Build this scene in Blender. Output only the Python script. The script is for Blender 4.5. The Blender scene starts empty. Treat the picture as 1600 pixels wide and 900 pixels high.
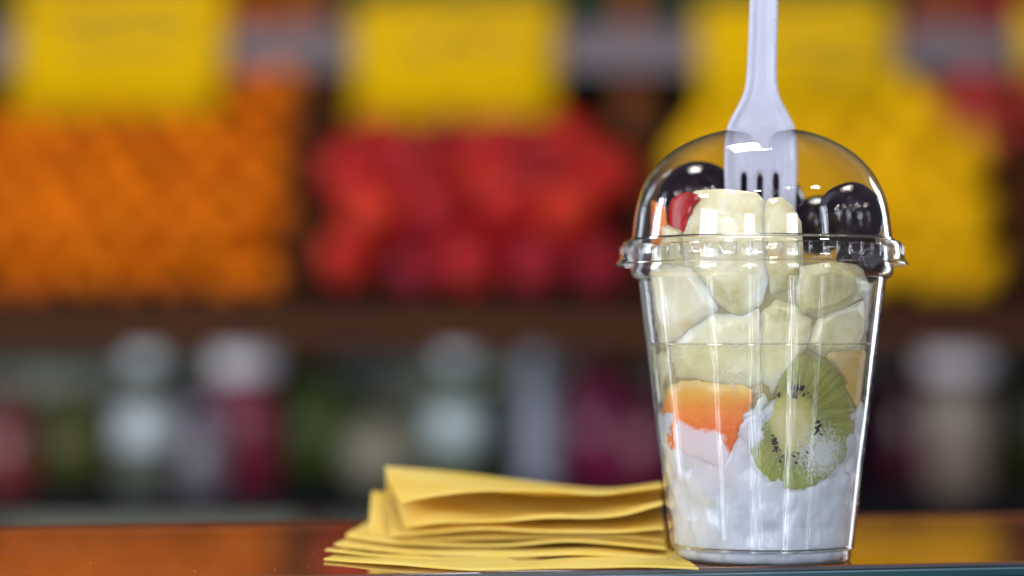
import bpy, bmesh, math, random
from mathutils import Vector, Matrix, noise
from mathutils.geometry import delaunay_2d_cdt
random.seed(7)
S = bpy.context.scene
COL = S.collection
R = math.radians

# ------------------------------------------------------------------ camera
F = 3778.0            # focal length in photo pixels (85 mm lens, 1600 px wide)
HOR = 536.0           # photo row of the horizon
CH = 0.0755           # camera height above the counter
PITCH = math.atan((HOR - 450) / F)
cd = bpy.data.cameras.new('camera'); cam = bpy.data.objects.new('camera', cd); COL.objects.link(cam)
cam.location = (0, 0, CH); cam.rotation_euler = (math.pi / 2 + PITCH, 0, 0)
cd.lens = 85; cd.sensor_width = 36; cd.clip_start = 0.01; cd.clip_end = 100
cd.dof.use_dof = True; cd.dof.focus_distance = 0.812; cd.dof.aperture_fstop = 3.2
S.camera = cam

# ------------------------------------------------------------------ world and lamps
W = bpy.data.worlds.new('World'); S.world = W; W.use_nodes = True
bg = W.node_tree.nodes['Background']
bg.inputs['Color'].default_value = (0.74, 0.80, 1.0, 1); bg.inputs['Strength'].default_value = 0.07

CX, CY = 0.0874, 0.847        # axis of the cup

def area(name, loc, target, sx, sy, radiance, color):
    ld = bpy.data.lights.new(name, 'AREA'); ld.shape = 'RECTANGLE'; ld.size = sx; ld.size_y = sy
    ld.energy = radiance * math.pi * sx * sy; ld.color = color
    o = bpy.data.objects.new(name, ld); COL.objects.link(o); o.location = loc
    d = Vector(target) - Vector(loc)
    o.rotation_euler = d.to_track_quat('-Z', 'Y').to_euler()
    return o

DAY = (0.82, 0.90, 1.0)
# tall daylight openings of the shop front around the counter (azimuth from the viewer's side, width, radiance)
# each opening: bright upper part (sky) and a dimmer, narrower lower part (street)
for az, wd, up, wl, lo, dist in ((-113, .30, 14, .13, 5.5, 2.2), (-54, .60, 17, .07, 8, 2.3), (-16, .26, 17, .07, 7, 2.4), (-9, 0, 0, .03, 11, 2.4),
                                 (22, .26, 18, .06, 13, 2.4), (28, 0, 0, .08, 4, 2.4), (52, .12, 12, .04, 6, 2.2), (138, .22, 12, .10, 11, 2.2)):
    a = R(az); x, y = CX + dist * math.sin(a), CY - dist * math.cos(a)
    if up: area('daylight_opening', (x, y, .40), (CX, CY, .40), wd, 1.04, up * .80, DAY)
    area('daylight_opening_low', (x, y, -.66), (CX, CY, -.66), wl, 1.04, lo, DAY)
# added unseen fill lights for the fruit display and the bottles under it
area('shelf_fill', (-.1, 1.9, 1.05), (0.0, 2.68, 0.2), 1.8, 0.3, 4.3, (1.0, 0.93, 0.82))
area('bottle_fill', (-.62, 1.3, -.085), (-.42, 2.8, 0.0), .8, 0.06, 58, (0.92, 0.95, 1.0))  # added fill, unseen below the counter line, brightens the bottle shelf
area('ceiling_lamp', (.02, 1.22, 1.25), (0.0, .86, 0), .32, .32, 26, (1.0, .95, .86))
area('shelf_fill', (.80, 1.6, .30), (.35, 2.7, 0.2), .25, 0.4, 1.2, (1.0, 0.95, .9))  # added side fill out of view
# small ceiling lamps seen as sparks in the dome and on the grapes
for x, y, z in ((-0.75, -0.35, 1.15), (0.62, -0.4, 1.3), (0.98, 0.2, 1.0), (-0.2, -0.9, 1.5), (0.25, -1.4, 1.2), (-1.2, 0.2, 0.9)):
    ld = bpy.data.lights.new('ceiling_bulb', 'POINT'); ld.energy = 13; ld.color = (1.0, 0.94, 0.84); ld.shadow_soft_size = 0.035
    o = bpy.data.objects.new('ceiling_bulb', ld); COL.objects.link(o); o.location = (x, y, z)

S.view_settings.view_transform = 'Standard'; S.view_settings.look = 'None'
S.view_settings.exposure = 0.0; S.view_settings.gamma = 1.0; S.view_settings.use_curve_mapping = False
try:
    S.cycles.transparent_max_bounces = 32; S.cycles.max_bounces = 16
    S.cycles.transmission_bounces = 12; S.cycles.glossy_bounces = 6
except Exception: pass

# ------------------------------------------------------------------ geometry helpers
FW = Vector((0, math.cos(PITCH), math.sin(PITCH))); UP = Vector((0, -math.sin(PITCH), math.cos(PITCH)))
CAMP = Vector((0, 0, CH))
def ray(x, y): return Vector(((x - 800) / F, 0, 0)) + FW + UP * ((450 - y) / F)
def at(x, y, Y):
    d = ray(x, y); return CAMP + d * (Y / d.y)
def on_counter(x, y, z=0.0):
    d = ray(x, y); return CAMP + d * ((z - CH) / d.z)

def tag(o, label=None, cat=None, group=None, kind=None):
    if label: o['label'] = label
    if cat: o['category'] = cat
    if group: o['group'] = group
    if kind: o['kind'] = kind
    return o
def empty(name, loc=(0, 0, 0)):
    o = bpy.data.objects.new(name, None); COL.objects.link(o); o.location = loc; o.empty_display_size = 0.01
    return o
def link(name, me, m=None, parent=None, smooth=True):
    o = bpy.data.objects.new(name, me); COL.objects.link(o)
    if m and not me.materials: me.materials.append(m)
    if parent is not None:
        o.parent = parent
        if parent.type == 'EMPTY' or True:
            o.matrix_parent_inverse = parent_inv(parent)
    if smooth:
        for p in me.polygons: p.use_smooth = True
    return o
def parent_inv(p):
    m = Matrix.LocRotScale(p.location, p.rotation_euler, p.scale)
    q = p.parent
    if q: m = Matrix.LocRotScale(q.location, q.rotation_euler, q.scale) @ m if False else m
    return m.inverted()
def mesh(name, v, f):
    me = bpy.data.meshes.new(name); me.from_pydata([tuple(p) for p in v], [], f); me.update(); return me
def bmto(name, bm):
    bmesh.ops.recalc_face_normals(bm, faces=bm.faces[:])
    me = bpy.data.meshes.new(name); bm.to_mesh(me); bm.free(); return me

def lathe(prof, n=96, c=(0, 0), closed=False, arc=None):
    """prof: (r, z) list in metres, revolved round the vertical line through c"""
    v, f = [], []; m = len(prof)
    for i in range(n):
        a = 2 * math.pi * i / n
        for r, z in prof: v.append((c[0] + r * math.sin(a), c[1] - r * math.cos(a), z))
    for i in range(n):
        j = (i + 1) % n
        for k in range(m if closed else m - 1):
            l = (k + 1) % m
            f.append((i * m + k, j * m + k, j * m + l, i * m + l))
    return v, f

def box_bm(bm, c, e1, e2, e3, bevel=0.0):
    """box with centre c and half-extent vectors"""
    c, e1, e2, e3 = map(Vector, (c, e1, e2, e3)); vs = []
    for i in (-1, 1):
        for j in (-1, 1):
            for k in (-1, 1): vs.append(bm.verts.new(c + e1 * i + e2 * j + e3 * k))
    fs = []
    for q in ((0, 1, 3, 2), (4, 6, 7, 5), (0, 4, 5, 1), (2, 3, 7, 6), (0, 2, 6, 4), (1, 5, 7, 3)):
        fs.append(bm.faces.new([vs[i] for i in q]))
    if bevel:
        es = list({e for f in fs for e in f.edges})
        bmesh.ops.bevel(bm, geom=es, offset=bevel, segments=2, affect='EDGES', profile=0.5)
def board(name, c, e1, e2, e3, m, parent=None, bevel=0.002):
    bm = bmesh.new(); box_bm(bm, c, e1, e2, e3, bevel); return link(name, bmto(name, bm), m, parent, smooth=False)

def catmull(pts, step=4.0, closed=True):
    out = []; n = len(pts)
    for i in range(n if closed else n - 1):
        g = lambda k: Vector(pts[k % n] if closed else pts[max(0, min(n - 1, k))])
        p0, p1, p2, p3 = g(i - 1), g(i), g(i + 1), g(i + 2)
        k = max(1, int((p2 - p1).length / step))
        for s in range(k):
            t = s / k
            out.append(0.5 * ((2 * p1) + (p2 - p0) * t + (2 * p0 - 5 * p1 + 4 * p2 - p3) * t * t + (3 * p1 - p0 - 3 * p2 + p3) * t ** 3))
    if not closed: out.append(Vector(pts[-1]))
    return out
def inside(p, poly):
    c = False; j = len(poly) - 1
    for i in range(len(poly)):
        a, b = poly[i], poly[j]
        if (a[1] > p[1]) != (b[1] > p[1]) and p[0] < (b[0] - a[0]) * (p[1] - a[1]) / (b[1] - a[1]) + a[0]: c = not c
        j = i
    return c
def edge_dist(p, poly):
    best = 1e9
    for i in range(len(poly)):
        a, b = poly[i - 1], poly[i]; ab = b - a; L = ab.length_squared
        t = 0 if L == 0 else max(0, min(1, (p - a).dot(ab) / L))
        best = min(best, (p - a - ab * t).length)
    return best
def fill(poly, step):
    """triangulated grid inside a 2D outline -> (verts2d, tris, dist, boundary edges)"""
    xs = [p[0] for p in poly]; ys = [p[1] for p in poly]; pts = list(poly)
    y = min(ys) + step * 0.5; row = 0
    while y < max(ys):
        x = min(xs) + (step * 0.5 if row % 2 else 0)
        while x < max(xs):
            p = Vector((x, y))
            if inside(p, poly) and edge_dist(p, poly) > step * 0.45: pts.append(p)
            x += step
        y += step * 0.87; row += 1
    n = len(poly)
    V, E, T, *_ = delaunay_2d_cdt(pts, [], [list(range(n))], 1, 1e-6)
    V = [Vector(p) for p in V]
    T = [tuple(t) for t in T if inside((V[t[0]] + V[t[1]] + V[t[2]]) / 3, poly)]
    cnt = {}
    for t in T:
        for a, b in ((t[0], t[1]), (t[1], t[2]), (t[2], t[0])):
            k = (min(a, b), max(a, b)); cnt.setdefault(k, []).append((a, b))
    bd = [v[0] for v in cnt.values() if len(v) == 1]
    return V, T, [edge_dist(p, poly) for p in V], bd
def slab(name, poly, step, front, back, uv=None):
    """closed solid from a 2D outline: front(p, d) and back(p, d) give 3D points"""
    V, T, D, bd = fill(poly, step); n = len(V)
    v = [front(p, d) for p, d in zip(V, D)] + [back(p, d) for p, d in zip(V, D)]
    f = [t for t in T] + [(t[2] + n, t[1] + n, t[0] + n) for t in T] + [(b, a, a + n, b + n) for a, b in bd]
    me = mesh(name, v, f)
    if uv:
        L = me.uv_layers.new(name='UVMap')
        for lp in me.loops: L.data[lp.index].uv = uv(V[lp.vertex_index % n])
    bm = bmesh.new(); bm.from_mesh(me); bmesh.ops.recalc_face_normals(bm, faces=bm.faces[:]); bm.to_mesh(me); bm.free()
    at_ = me.attributes.new('edge', 'FLOAT', 'POINT')
    for i_, d_ in enumerate(D + D): at_.data[i_].value = d_ / 20.0
    return me

# ------------------------------------------------------------------ materials
def newmat(name):
    m = bpy.data.materials.new(name); m.use_nodes = True; nt = m.node_tree
    return m, nt, nt.nodes['Principled BSDF'], nt.nodes['Material Output']
def N(nt, t, **kw):
    n = nt.nodes.new(t)
    for k, v in kw.items():
        if k in n.inputs: n.inputs[k].default_value = v
        else: setattr(n, k, v)
    return n
def ramp(nt, stops, src):
    r = N(nt, 'ShaderNodeValToRGB'); e = r.color_ramp.elements
    while len(e) < len(stops): e.new(0.5)
    for el, (p, c) in zip(e, stops): el.position = p; el.color = tuple(c) + (1,) if len(c) == 3 else c
    nt.links.new(src, r.inputs[0]); return r.outputs[0]
def mathn(nt, op, a, b=None, c=None, clamp=False):
    n = N(nt, 'ShaderNodeMath', operation=op); n.use_clamp = clamp
    for i, s in enumerate((a, b, c)):
        if s is None: continue
        if isinstance(s, (int, float)): n.inputs[i].default_value = s
        else: nt.links.new(s, n.inputs[i])
    return n.outputs[0]
def mixc(nt, fac, a, b):
    n = N(nt, 'ShaderNodeMix', data_type='RGBA')
    for i, s in ((0, fac), (6, a), (7, b)):
        if isinstance(s, (int, float)): n.inputs[i].default_value = s
        elif isinstance(s, tuple): n.inputs[i].default_value = s + (1,) if len(s) == 3 else s
        else: nt.links.new(s, n.inputs[i])
    return n.outputs[2]
def coords(nt): return N(nt, 'ShaderNodeTexCoord').outputs['Object']
def noisen(nt, vec, scale, detail=4, rough=0.55):
    n = N(nt, 'ShaderNodeTexNoise', Scale=scale, Detail=detail, Roughness=rough); nt.links.new(vec, n.inputs['Vector']); return n.outputs['Fac']
def bump(nt, h, strength, dist, p):
    b = N(nt, 'ShaderNodeBump', Strength=strength, Distance=dist); nt.links.new(h, b.inputs['Height'])
    if p is not None: nt.links.new(b.outputs[0], p.inputs['Normal'])
    return b.outputs[0]
def simple(name, c1, c2, scale=60, rough=0.5, bstr=0.2, bscale=400, bdist=0.0005, sss=0, sssr=(1, .5, .3), sscale=0.004, perobj=0.0, coat=0, lo=.35, hi=.65, spec=.5):
    m, nt, p, out = newmat(name); co = coords(nt)
    col = ramp(nt, [(lo, c1), (hi, c2)], noisen(nt, co, scale))
    if perobj:
        oi = N(nt, 'ShaderNodeObjectInfo'); hs = N(nt, 'ShaderNodeHueSaturation')
        v = mathn(nt, 'MULTIPLY_ADD', oi.outputs['Random'], perobj, 1 - perobj * .6)
        nt.links.new(v, hs.inputs['Value']); h = mathn(nt, 'MULTIPLY_ADD', oi.outputs['Random'], perobj * .02, .5 - perobj * .012)
        nt.links.new(h, hs.inputs['Hue']); nt.links.new(col, hs.inputs['Color']); col = hs.outputs[0]
    nt.links.new(col, p.inputs['Base Color']); p.inputs['Roughness'].default_value = rough
    p.inputs['Specular IOR Level'].default_value = spec
    if bstr: bump(nt, noisen(nt, co, bscale), bstr, bdist, p)
    if sss:
        p.inputs['Subsurface Weight'].default_value = sss; p.inputs['Subsurface Radius'].default_value = sssr; p.inputs['Subsurface Scale'].default_value = sscale
    if coat: p.inputs['Coat Weight'].default_value = coat; p.inputs['Coat Roughness'].default_value = .05
    return m

def clear_plastic(name, tint=(0.97, 0.97, 0.98), haze=0.03, ripple=1.0, gain=1.7, rough=0.03):
    """thin clear sheet: what is behind shows through, the two faces reflect by Fresnel, a little haze and ripple"""
    m, nt, p, out = newmat(name); nt.nodes.remove(p); co = coords(nt)
    sp = N(nt, 'ShaderNodeSeparateXYZ'); nt.links.new(co, sp.inputs[0])
    ang = mathn(nt, 'ARCTAN2', sp.outputs[0], sp.outputs[1])
    cb = N(nt, 'ShaderNodeCombineXYZ'); nt.links.new(mathn(nt, 'MULTIPLY', ang, 9.0), cb.inputs[0]); nt.links.new(mathn(nt, 'MULTIPLY', sp.outputs[2], 6.0), cb.inputs[1])
    h = noisen(nt, cb.outputs[0], 3.0, 3)
    h2 = noisen(nt, co, 160, 2)
    hh = mathn(nt, 'MULTIPLY_ADD', h2, 0.12, h)
    nrm = bump(nt, hh, 0.35 * ripple, 0.0006, None)
    fr = N(nt, 'ShaderNodeFresnel', IOR=1.56); nt.links.new(nrm, fr.inputs['Normal'])
    gm = N(nt, 'ShaderNodeNewGeometry')            # a thin sheet reflects alike from both sides
    nt.links.new(mathn(nt, 'MULTIPLY_ADD', gm.outputs['Backfacing'], 1 / 1.56 - 1.56, 1.56), fr.inputs['IOR'])
    fac = mathn(nt, 'MULTIPLY', fr.outputs[0], gain, clamp=True)
    tr = N(nt, 'ShaderNodeBsdfTransparent', Color=tint + (1,))
    gl = N(nt, 'ShaderNodeBsdfGlossy', Color=(1, 1, 1, 1), Roughness=rough); nt.links.new(nrm, gl.inputs['Normal'])
    df = N(nt, 'ShaderNodeBsdfDiffuse', Color=(.85, .87, .9, 1)); tl = N(nt, 'ShaderNodeBsdfTranslucent', Color=(.85, .87, .9, 1))
    dm = N(nt, 'ShaderNodeMixShader', Fac=.5); nt.links.new(df.outputs[0], dm.inputs[1]); nt.links.new(tl.outputs[0], dm.inputs[2])
    hz = mathn(nt, 'MULTIPLY', mathn(nt, 'SUBTRACT', noisen(nt, co, 38, 6, .65), .30), haze * 3.2, clamp=True)
    a = N(nt, 'ShaderNodeMixShader'); nt.links.new(hz, a.inputs[0]); nt.links.new(tr.outputs[0], a.inputs[1]); nt.links.new(dm.outputs[0], a.inputs[2])
    b = N(nt, 'ShaderNodeMixShader'); nt.links.new(fac, b.inputs[0]); nt.links.new(a.outputs[0], b.inputs[1]); nt.links.new(gl.outputs[0], b.inputs[2])
    nt.links.new(b.outputs[0], out.inputs[0]); return m
def solid_plastic(name):
    m, nt, p, out = newmat(name); p.inputs['Transmission Weight'].default_value = 1; p.inputs['IOR'].default_value = 1.5
    p.inputs['Roughness'].default_value = .03; p.inputs['Base Color'].default_value = (.97, .98, .98, 1); return m

M = {}
M['cup'] = clear_plastic('clear_cup_plastic', haze=0.06, ripple=.30, gain=1.7)
M['dome'] = clear_plastic('clear_dome_plastic', tint=(.985, .98, .99), haze=0.0, ripple=.3, gain=1.7)
M['flange'] = clear_plastic('clear_flange_plastic', tint=(.96, .96, .97), haze=0.012, ripple=.4, gain=1.7)
M['tooth'] = solid_plastic('clear_rib_plastic')

def melon_mat():
    m, nt, p, out = newmat('melon_flesh'); co = coords(nt)
    oi = N(nt, 'ShaderNodeObjectInfo'); off = N(nt, 'ShaderNodeVectorMath', operation='ADD'); nt.links.new(co, off.inputs[0]); nt.links.new(oi.outputs['Random'], off.inputs[1])
    big = noisen(nt, off.outputs[0], 34, 5, .6); fib = N(nt, 'ShaderNodeMapping'); fib.inputs['Scale'].default_value = (1, 1, .22); fib.inputs['Rotation'].default_value = (0, .5, 0); nt.links.new(off.outputs[0], fib.inputs[0])
    f2 = noisen(nt, fib.outputs[0], 420, 5, .65)
    c = ramp(nt, [(.34, (.56, .50, .22)), (.43, (.78, .71, .44)), (.51, (.91, .86, .64)), (.60, (.97, .94, .82))], big)
    c = mixc(nt, mathn(nt, 'MULTIPLY', oi.outputs['Random'], .40), c, (.70, .69, .45))
    c = mixc(nt, mathn(nt, 'MULTIPLY', mathn(nt, 'SUBTRACT', noisen(nt, off.outputs[0], 80, 4, .6), .57), 3.0, clamp=True), c, (.74, .50, .20))
    c = mixc(nt, mathn(nt, 'MULTIPLY', mathn(nt, 'SUBTRACT', f2, .45), 1.3, clamp=True), c, (.90, .88, .78))
    nt.links.new(c, p.inputs['Base Color']); p.inputs['Roughness'].default_value = .16
    p.inputs['Subsurface Weight'].default_value = .85; p.inputs['Subsurface Radius'].default_value = (1, .85, .45); p.inputs['Subsurface Scale'].default_value = .007
    bump(nt, mathn(nt, 'MULTIPLY_ADD', f2, .6, noisen(nt, co, 130, 4)), .35, .0009, p); return m
M['melon'] = melon_mat()
def grape_mat():
    m, nt, p, out = newmat('black_grape_skin'); co = coords(nt)
    n = noisen(nt, co, 1.6, 5, .6); k = mathn(nt, 'MULTIPLY', mathn(nt, 'SUBTRACT', n, .45), 3.0, clamp=True)
    nt.links.new(mixc(nt, k, (.010, .004, .008), (.040, .020, .030)), p.inputs['Base Color'])  # paler patches: bloom, with some reflected sheen painted in
    nt.links.new(mathn(nt, 'MULTIPLY_ADD', k, .22, .06), p.inputs['Roughness']); p.inputs['Coat Weight'].default_value = .25; p.inputs['Coat Roughness'].default_value = .03
    bump(nt, noisen(nt, co, 5, 4), .06, .03, p); return m
M['grape'] = grape_mat()
M['red'] = simple('red_reflection', (.50, .012, .010), (.34, .008, .008), 200, .3, .3, 500, .0006, sss=.2)
M['orange_flesh'] = simple('orange_fruit_flesh', (.85, .17, .025), (.90, .30, .06), 130, .3, .3, 500, .0005, sss=.25)
M['mango'] = simple('mango_flesh', (.66, .44, .14), (.70, .56, .28), 90, .35, .25, 500, .0005, sss=.3)

def papaya_mat():
    m, nt, p, out = newmat('papaya_flesh'); co = coords(nt)
    uv = N(nt, 'ShaderNodeUVMap'); sp = N(nt, 'ShaderNodeSeparateXYZ'); nt.links.new(uv.outputs[0], sp.inputs[0]); u, v0 = sp.outputs[0], sp.outputs[1]
    n1 = noisen(nt, co, 170, 6, .65); n0 = noisen(nt, co, 60, 4)
    v = mathn(nt, 'ADD', v0, mathn(nt, 'MULTIPLY', mathn(nt, 'SUBTRACT', n0, .5), .30))
    c = ramp(nt, [(.10, (.70, .10, .02)), (.50, (.84, .19, .025)), (.74, (.90, .32, .05)), (.90, (.88, .50, .12)), (1.0, (.84, .62, .30))], v)
    c = mixc(nt, mathn(nt, 'MULTIPLY', mathn(nt, 'SUBTRACT', noisen(nt, co, 500, 5, .7), .5), 1.2, clamp=True), c, (.95, .52, .22))
    # yogurt film lapping over the lower half between two bare strips, and along the lower rim
    win = mathn(nt, 'MINIMUM', mathn(nt, 'MULTIPLY', mathn(nt, 'SUBTRACT', u, .10), 9, clamp=True), mathn(nt, 'MULTIPLY', mathn(nt, 'SUBTRACT', .82, u), 6, clamp=True))
    dep = mathn(nt, 'MULTIPLY', mathn(nt, 'SUBTRACT', mathn(nt, 'MULTIPLY_ADD', u, -.34, .74), v0), 5, clamp=True)
    rim = mathn(nt, 'MULTIPLY', mathn(nt, 'SUBTRACT', .30, v0), 3.2, clamp=True)
    ed = N(nt, 'ShaderNodeAttribute', attribute_name='edge'); er = mathn(nt, 'MULTIPLY', mathn(nt, 'SUBTRACT', .30, ed.outputs['Fac']), mathn(nt, 'MULTIPLY', mathn(nt, 'SUBTRACT', .80, v0), 5, clamp=True), clamp=True)
    fm = mathn(nt, 'ADD', mathn(nt, 'ADD', mathn(nt, 'MULTIPLY', mathn(nt, 'MULTIPLY', win, dep), .75), mathn(nt, 'MULTIPLY', rim, .5)), er)
    fm = mathn(nt, 'MULTIPLY', mathn(nt, 'SUBTRACT', mathn(nt, 'MULTIPLY_ADD', mathn(nt, 'SUBTRACT', n1, .5), 1.1, fm), .30), 4.5, clamp=True)
    c = mixc(nt, mathn(nt, 'MULTIPLY', fm, .93), c, (.78, .70, .76))
    nt.links.new(c, p.inputs['Base Color']); p.inputs['Roughness'].default_value = .25
    p.inputs['Subsurface Weight'].default_value = .4; p.inputs['Subsurface Radius'].default_value = (1, .4, .2); p.inputs['Subsurface Scale'].default_value = .002
    bump(nt, mathn(nt, 'ADD', n1, fm), .3, .0006, p); return m
M['papaya'] = papaya_mat()

def kiwi_mat():
    m, nt, p, out = newmat('kiwi_flesh'); co = coords(nt)
    uv = N(nt, 'ShaderNodeUVMap'); sp = N(nt, 'ShaderNodeSeparateXYZ'); nt.links.new(uv.outputs[0], sp.inputs[0])
    u, v = sp.outputs[0], sp.outputs[1]
    rad = mathn(nt, 'SQRT', mathn(nt, 'ADD', mathn(nt, 'MULTIPLY', u, u), mathn(nt, 'MULTIPLY', v, v)))
    ang = mathn(nt, 'ARCTAN2', u, v)
    cb = N(nt, 'ShaderNodeCombineXYZ'); nt.links.new(mathn(nt, 'MULTIPLY', ang, 14), cb.inputs[0]); nt.links.new(mathn(nt, 'MULTIPLY', rad, 1.2), cb.inputs[1])
    st = noisen(nt, cb.outputs[0], 1.6, 4)
    r2 = mathn(nt, 'ADD', rad, mathn(nt, 'MULTIPLY', mathn(nt, 'SUBTRACT', noisen(nt, co, 150, 4), .5), .22))
    c = ramp(nt, [(.24, (.62, .56, .28)), (.38, (.46, .43, .14)), (.47, (.20, .20, .06)), (.60, (.20, .22, .03)), (.85, (.26, .29, .04)), (1.0, (.16, .18, .025))], r2)
    c = mixc(nt, mathn(nt, 'MULTIPLY', mathn(nt, 'GREATER_THAN', rad, .38), mathn(nt, 'MULTIPLY', mathn(nt, 'MULTIPLY', mathn(nt, 'SUBTRACT', st, .38), 3.0, clamp=True), .55)), c, (.50, .52, .17))
    # yogurt film clinging to the lower right of the slice
    du = mathn(nt, 'SUBTRACT', u, .50); dv = mathn(nt, 'ADD', v, .42)
    dd = mathn(nt, 'SQRT', mathn(nt, 'ADD', mathn(nt, 'MULTIPLY', du, du), mathn(nt, 'MULTIPLY', dv, dv)))
    blob = mathn(nt, 'SUBTRACT', 1.0, mathn(nt, 'MULTIPLY', dd, 1.2), clamp=True)
    fine = noisen(nt, co, 900, 6, .75)
    film = mathn(nt, 'MULTIPLY', mathn(nt, 'SUBTRACT', mathn(nt, 'ADD', mathn(nt, 'MULTIPLY', blob, .62), fine), .80), 4.5, clamp=True)
    ed = N(nt, 'ShaderNodeAttribute', attribute_name='edge')
    low = mathn(nt, 'MULTIPLY', mathn(nt, 'SUBTRACT', .35, v), 2.0, clamp=True)
    er = mathn(nt, 'MULTIPLY', mathn(nt, 'SUBTRACT', .55, ed.outputs['Fac']), mathn(nt, 'ADD', low, .15), clamp=True)
    er = mathn(nt, 'MULTIPLY', mathn(nt, 'SUBTRACT', mathn(nt, 'MULTIPLY_ADD', mathn(nt, 'SUBTRACT', noisen(nt, co, 260, 6, .7), .5), 1.3, er), .28), 5.0, clamp=True)
    film = mathn(nt, 'MAXIMUM', mathn(nt, 'MULTIPLY', film, .8), mathn(nt, 'MULTIPLY', er, .92))
    c = mixc(nt, mathn(nt, 'MULTIPLY', mathn(nt, 'SUBTRACT', noisen(nt, co, 90, 4, .6), .52), 2.2, clamp=True), c, (.42, .40, .14))
    c = mixc(nt, film, c, (.70, .73, .77))
    nt.links.new(c, p.inputs['Base Color']); p.inputs['Roughness'].default_value = .32
    p.inputs['Subsurface Weight'].default_value = .2; p.inputs['Subsurface Radius'].default_value = (.6, 1, .2); p.inputs['Subsurface Scale'].default_value = .002
    bump(nt, mathn(nt, 'ADD', st, fine), .35, .0005, p); return m
M['kiwi'] = kiwi_mat()
M['seed'] = simple('kiwi_seed', (.012, .008, .008), (.03, .018, .012), 300, .25, 0)

def yogurt_mat():
    m, nt, p, out = newmat('yogurt'); co = coords(nt)
    a = noisen(nt, co, 55, 5, .6); b = noisen(nt, co, 210, 6, .7); w = noisen(nt, co, 110, 4, .6)
    c = mixc(nt, mathn(nt, 'MULTIPLY', mathn(nt, 'SUBTRACT', w, .46), 3.5, clamp=True), (.64, .68, .75), (.55, .60, .69))
    s = mathn(nt, 'MULTIPLY', mathn(nt, 'SUBTRACT', a, .53), 4.0, clamp=True)
    c = mixc(nt, mathn(nt, 'MULTIPLY', s, mathn(nt, 'MULTIPLY_ADD', b, 1.3, -.25, clamp=True)), c, (.70, .68, .44))
    c = mixc(nt, mathn(nt, 'MULTIPLY', mathn(nt, 'SUBTRACT', b, .66), 5.0, clamp=True), c, (.62, .56, .34))
    # juice stain of the papaya
    d = N(nt, 'ShaderNodeVectorMath', operation='DISTANCE'); nt.links.new(co, d.inputs[0]); d.inputs[1].default_value = (0.066, .815, .040)
    t = mathn(nt, 'MULTIPLY', mathn(nt, 'SUBTRACT', 1.0, mathn(nt, 'MULTIPLY', d.outputs['Value'], 45), clamp=True), w)
    c = mixc(nt, t, c, (.88, .62, .62))
    nt.links.new(c, p.inputs['Base Color']); p.inputs['Roughness'].default_value = .22
    p.inputs['Subsurface Weight'].default_value = .8; p.inputs['Subsurface Radius'].default_value = (1, .9, .8); p.inputs['Subsurface Scale'].default_value = .0025
    bump(nt, mathn(nt, 'MULTIPLY_ADD', b, .12, w), .25, .0014, p); return m
M['yogurt'] = yogurt_mat()

def juice_mat():
    m, nt, p, out = newmat('cloudy_juice'); nt.nodes.remove(p); co = coords(nt)
    tr = N(nt, 'ShaderNodeBsdfTransparent', Color=(.97, .96, .88, 1)); df = N(nt, 'ShaderNodeBsdfDiffuse', Color=(.84, .80, .60, 1)); tl = N(nt, 'ShaderNodeBsdfTranslucent', Color=(.78, .76, .55, 1))
    dm = N(nt, 'ShaderNodeMixShader', Fac=.5); nt.links.new(df.outputs[0], dm.inputs[1]); nt.links.new(tl.outputs[0], dm.inputs[2])
    spz = N(nt, 'ShaderNodeSeparateXYZ'); nt.links.new(co, spz.inputs[0]); zf = mathn(nt, 'MULTIPLY', mathn(nt, 'SUBTRACT', spz.outputs[2], .057), 70, clamp=True)
    fac = mathn(nt, 'MULTIPLY', zf, mathn(nt, 'MULTIPLY_ADD', mathn(nt, 'SUBTRACT', noisen(nt, co, 90, 5), .3), .75, .0, clamp=True))
    a = N(nt, 'ShaderNodeMixShader'); nt.links.new(fac, a.inputs[0]); nt.links.new(tr.outputs[0], a.inputs[1]); nt.links.new(dm.outputs[0], a.inputs[2])
    nt.links.new(a.outputs[0], out.inputs[0]); return m
M['juice'] = juice_mat()
M['bubble'] = simple('froth', (.82, .82, .78), (.75, .74, .66), 200, .3, 0)
M['fork'] = simple('white_fork_plastic', (.54, .55, .69), (.57, .58, .72), 40, .28, .05, 250, .0004, sss=.25, sssr=(1, 1, 1), sscale=.0015)

def napkin_mat():
    m, nt, p, out = newmat('yellow_paper_napkin'); nt.nodes.remove(p); co = coords(nt)
    c = ramp(nt, [(.35, (.98, .74, .17)), (.65, (.99, .81, .26))], noisen(nt, co, 40, 3))
    vor = N(nt, 'ShaderNodeTexVoronoi', Scale=900.0); nt.links.new(co, vor.inputs['Vector'])
    nrm = bump(nt, mathn(nt, 'ADD', vor.outputs['Distance'], mathn(nt, 'MULTIPLY', noisen(nt, co, 160, 6, .7), 2.2)), .5, .0005, None)
    df = N(nt, 'ShaderNodeBsdfDiffuse'); tl = N(nt, 'ShaderNodeBsdfTranslucent')
    for n in (df, tl): nt.links.new(c, n.inputs['Color']); nt.links.new(nrm, n.inputs['Normal'])
    a = N(nt, 'ShaderNodeMixShader', Fac=.30); nt.links.new(df.outputs[0], a.inputs[1]); nt.links.new(tl.outputs[0], a.inputs[2])
    nt.links.new(a.outputs[0], out.inputs[0]); return m
M['napkin'] = napkin_mat()

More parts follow.
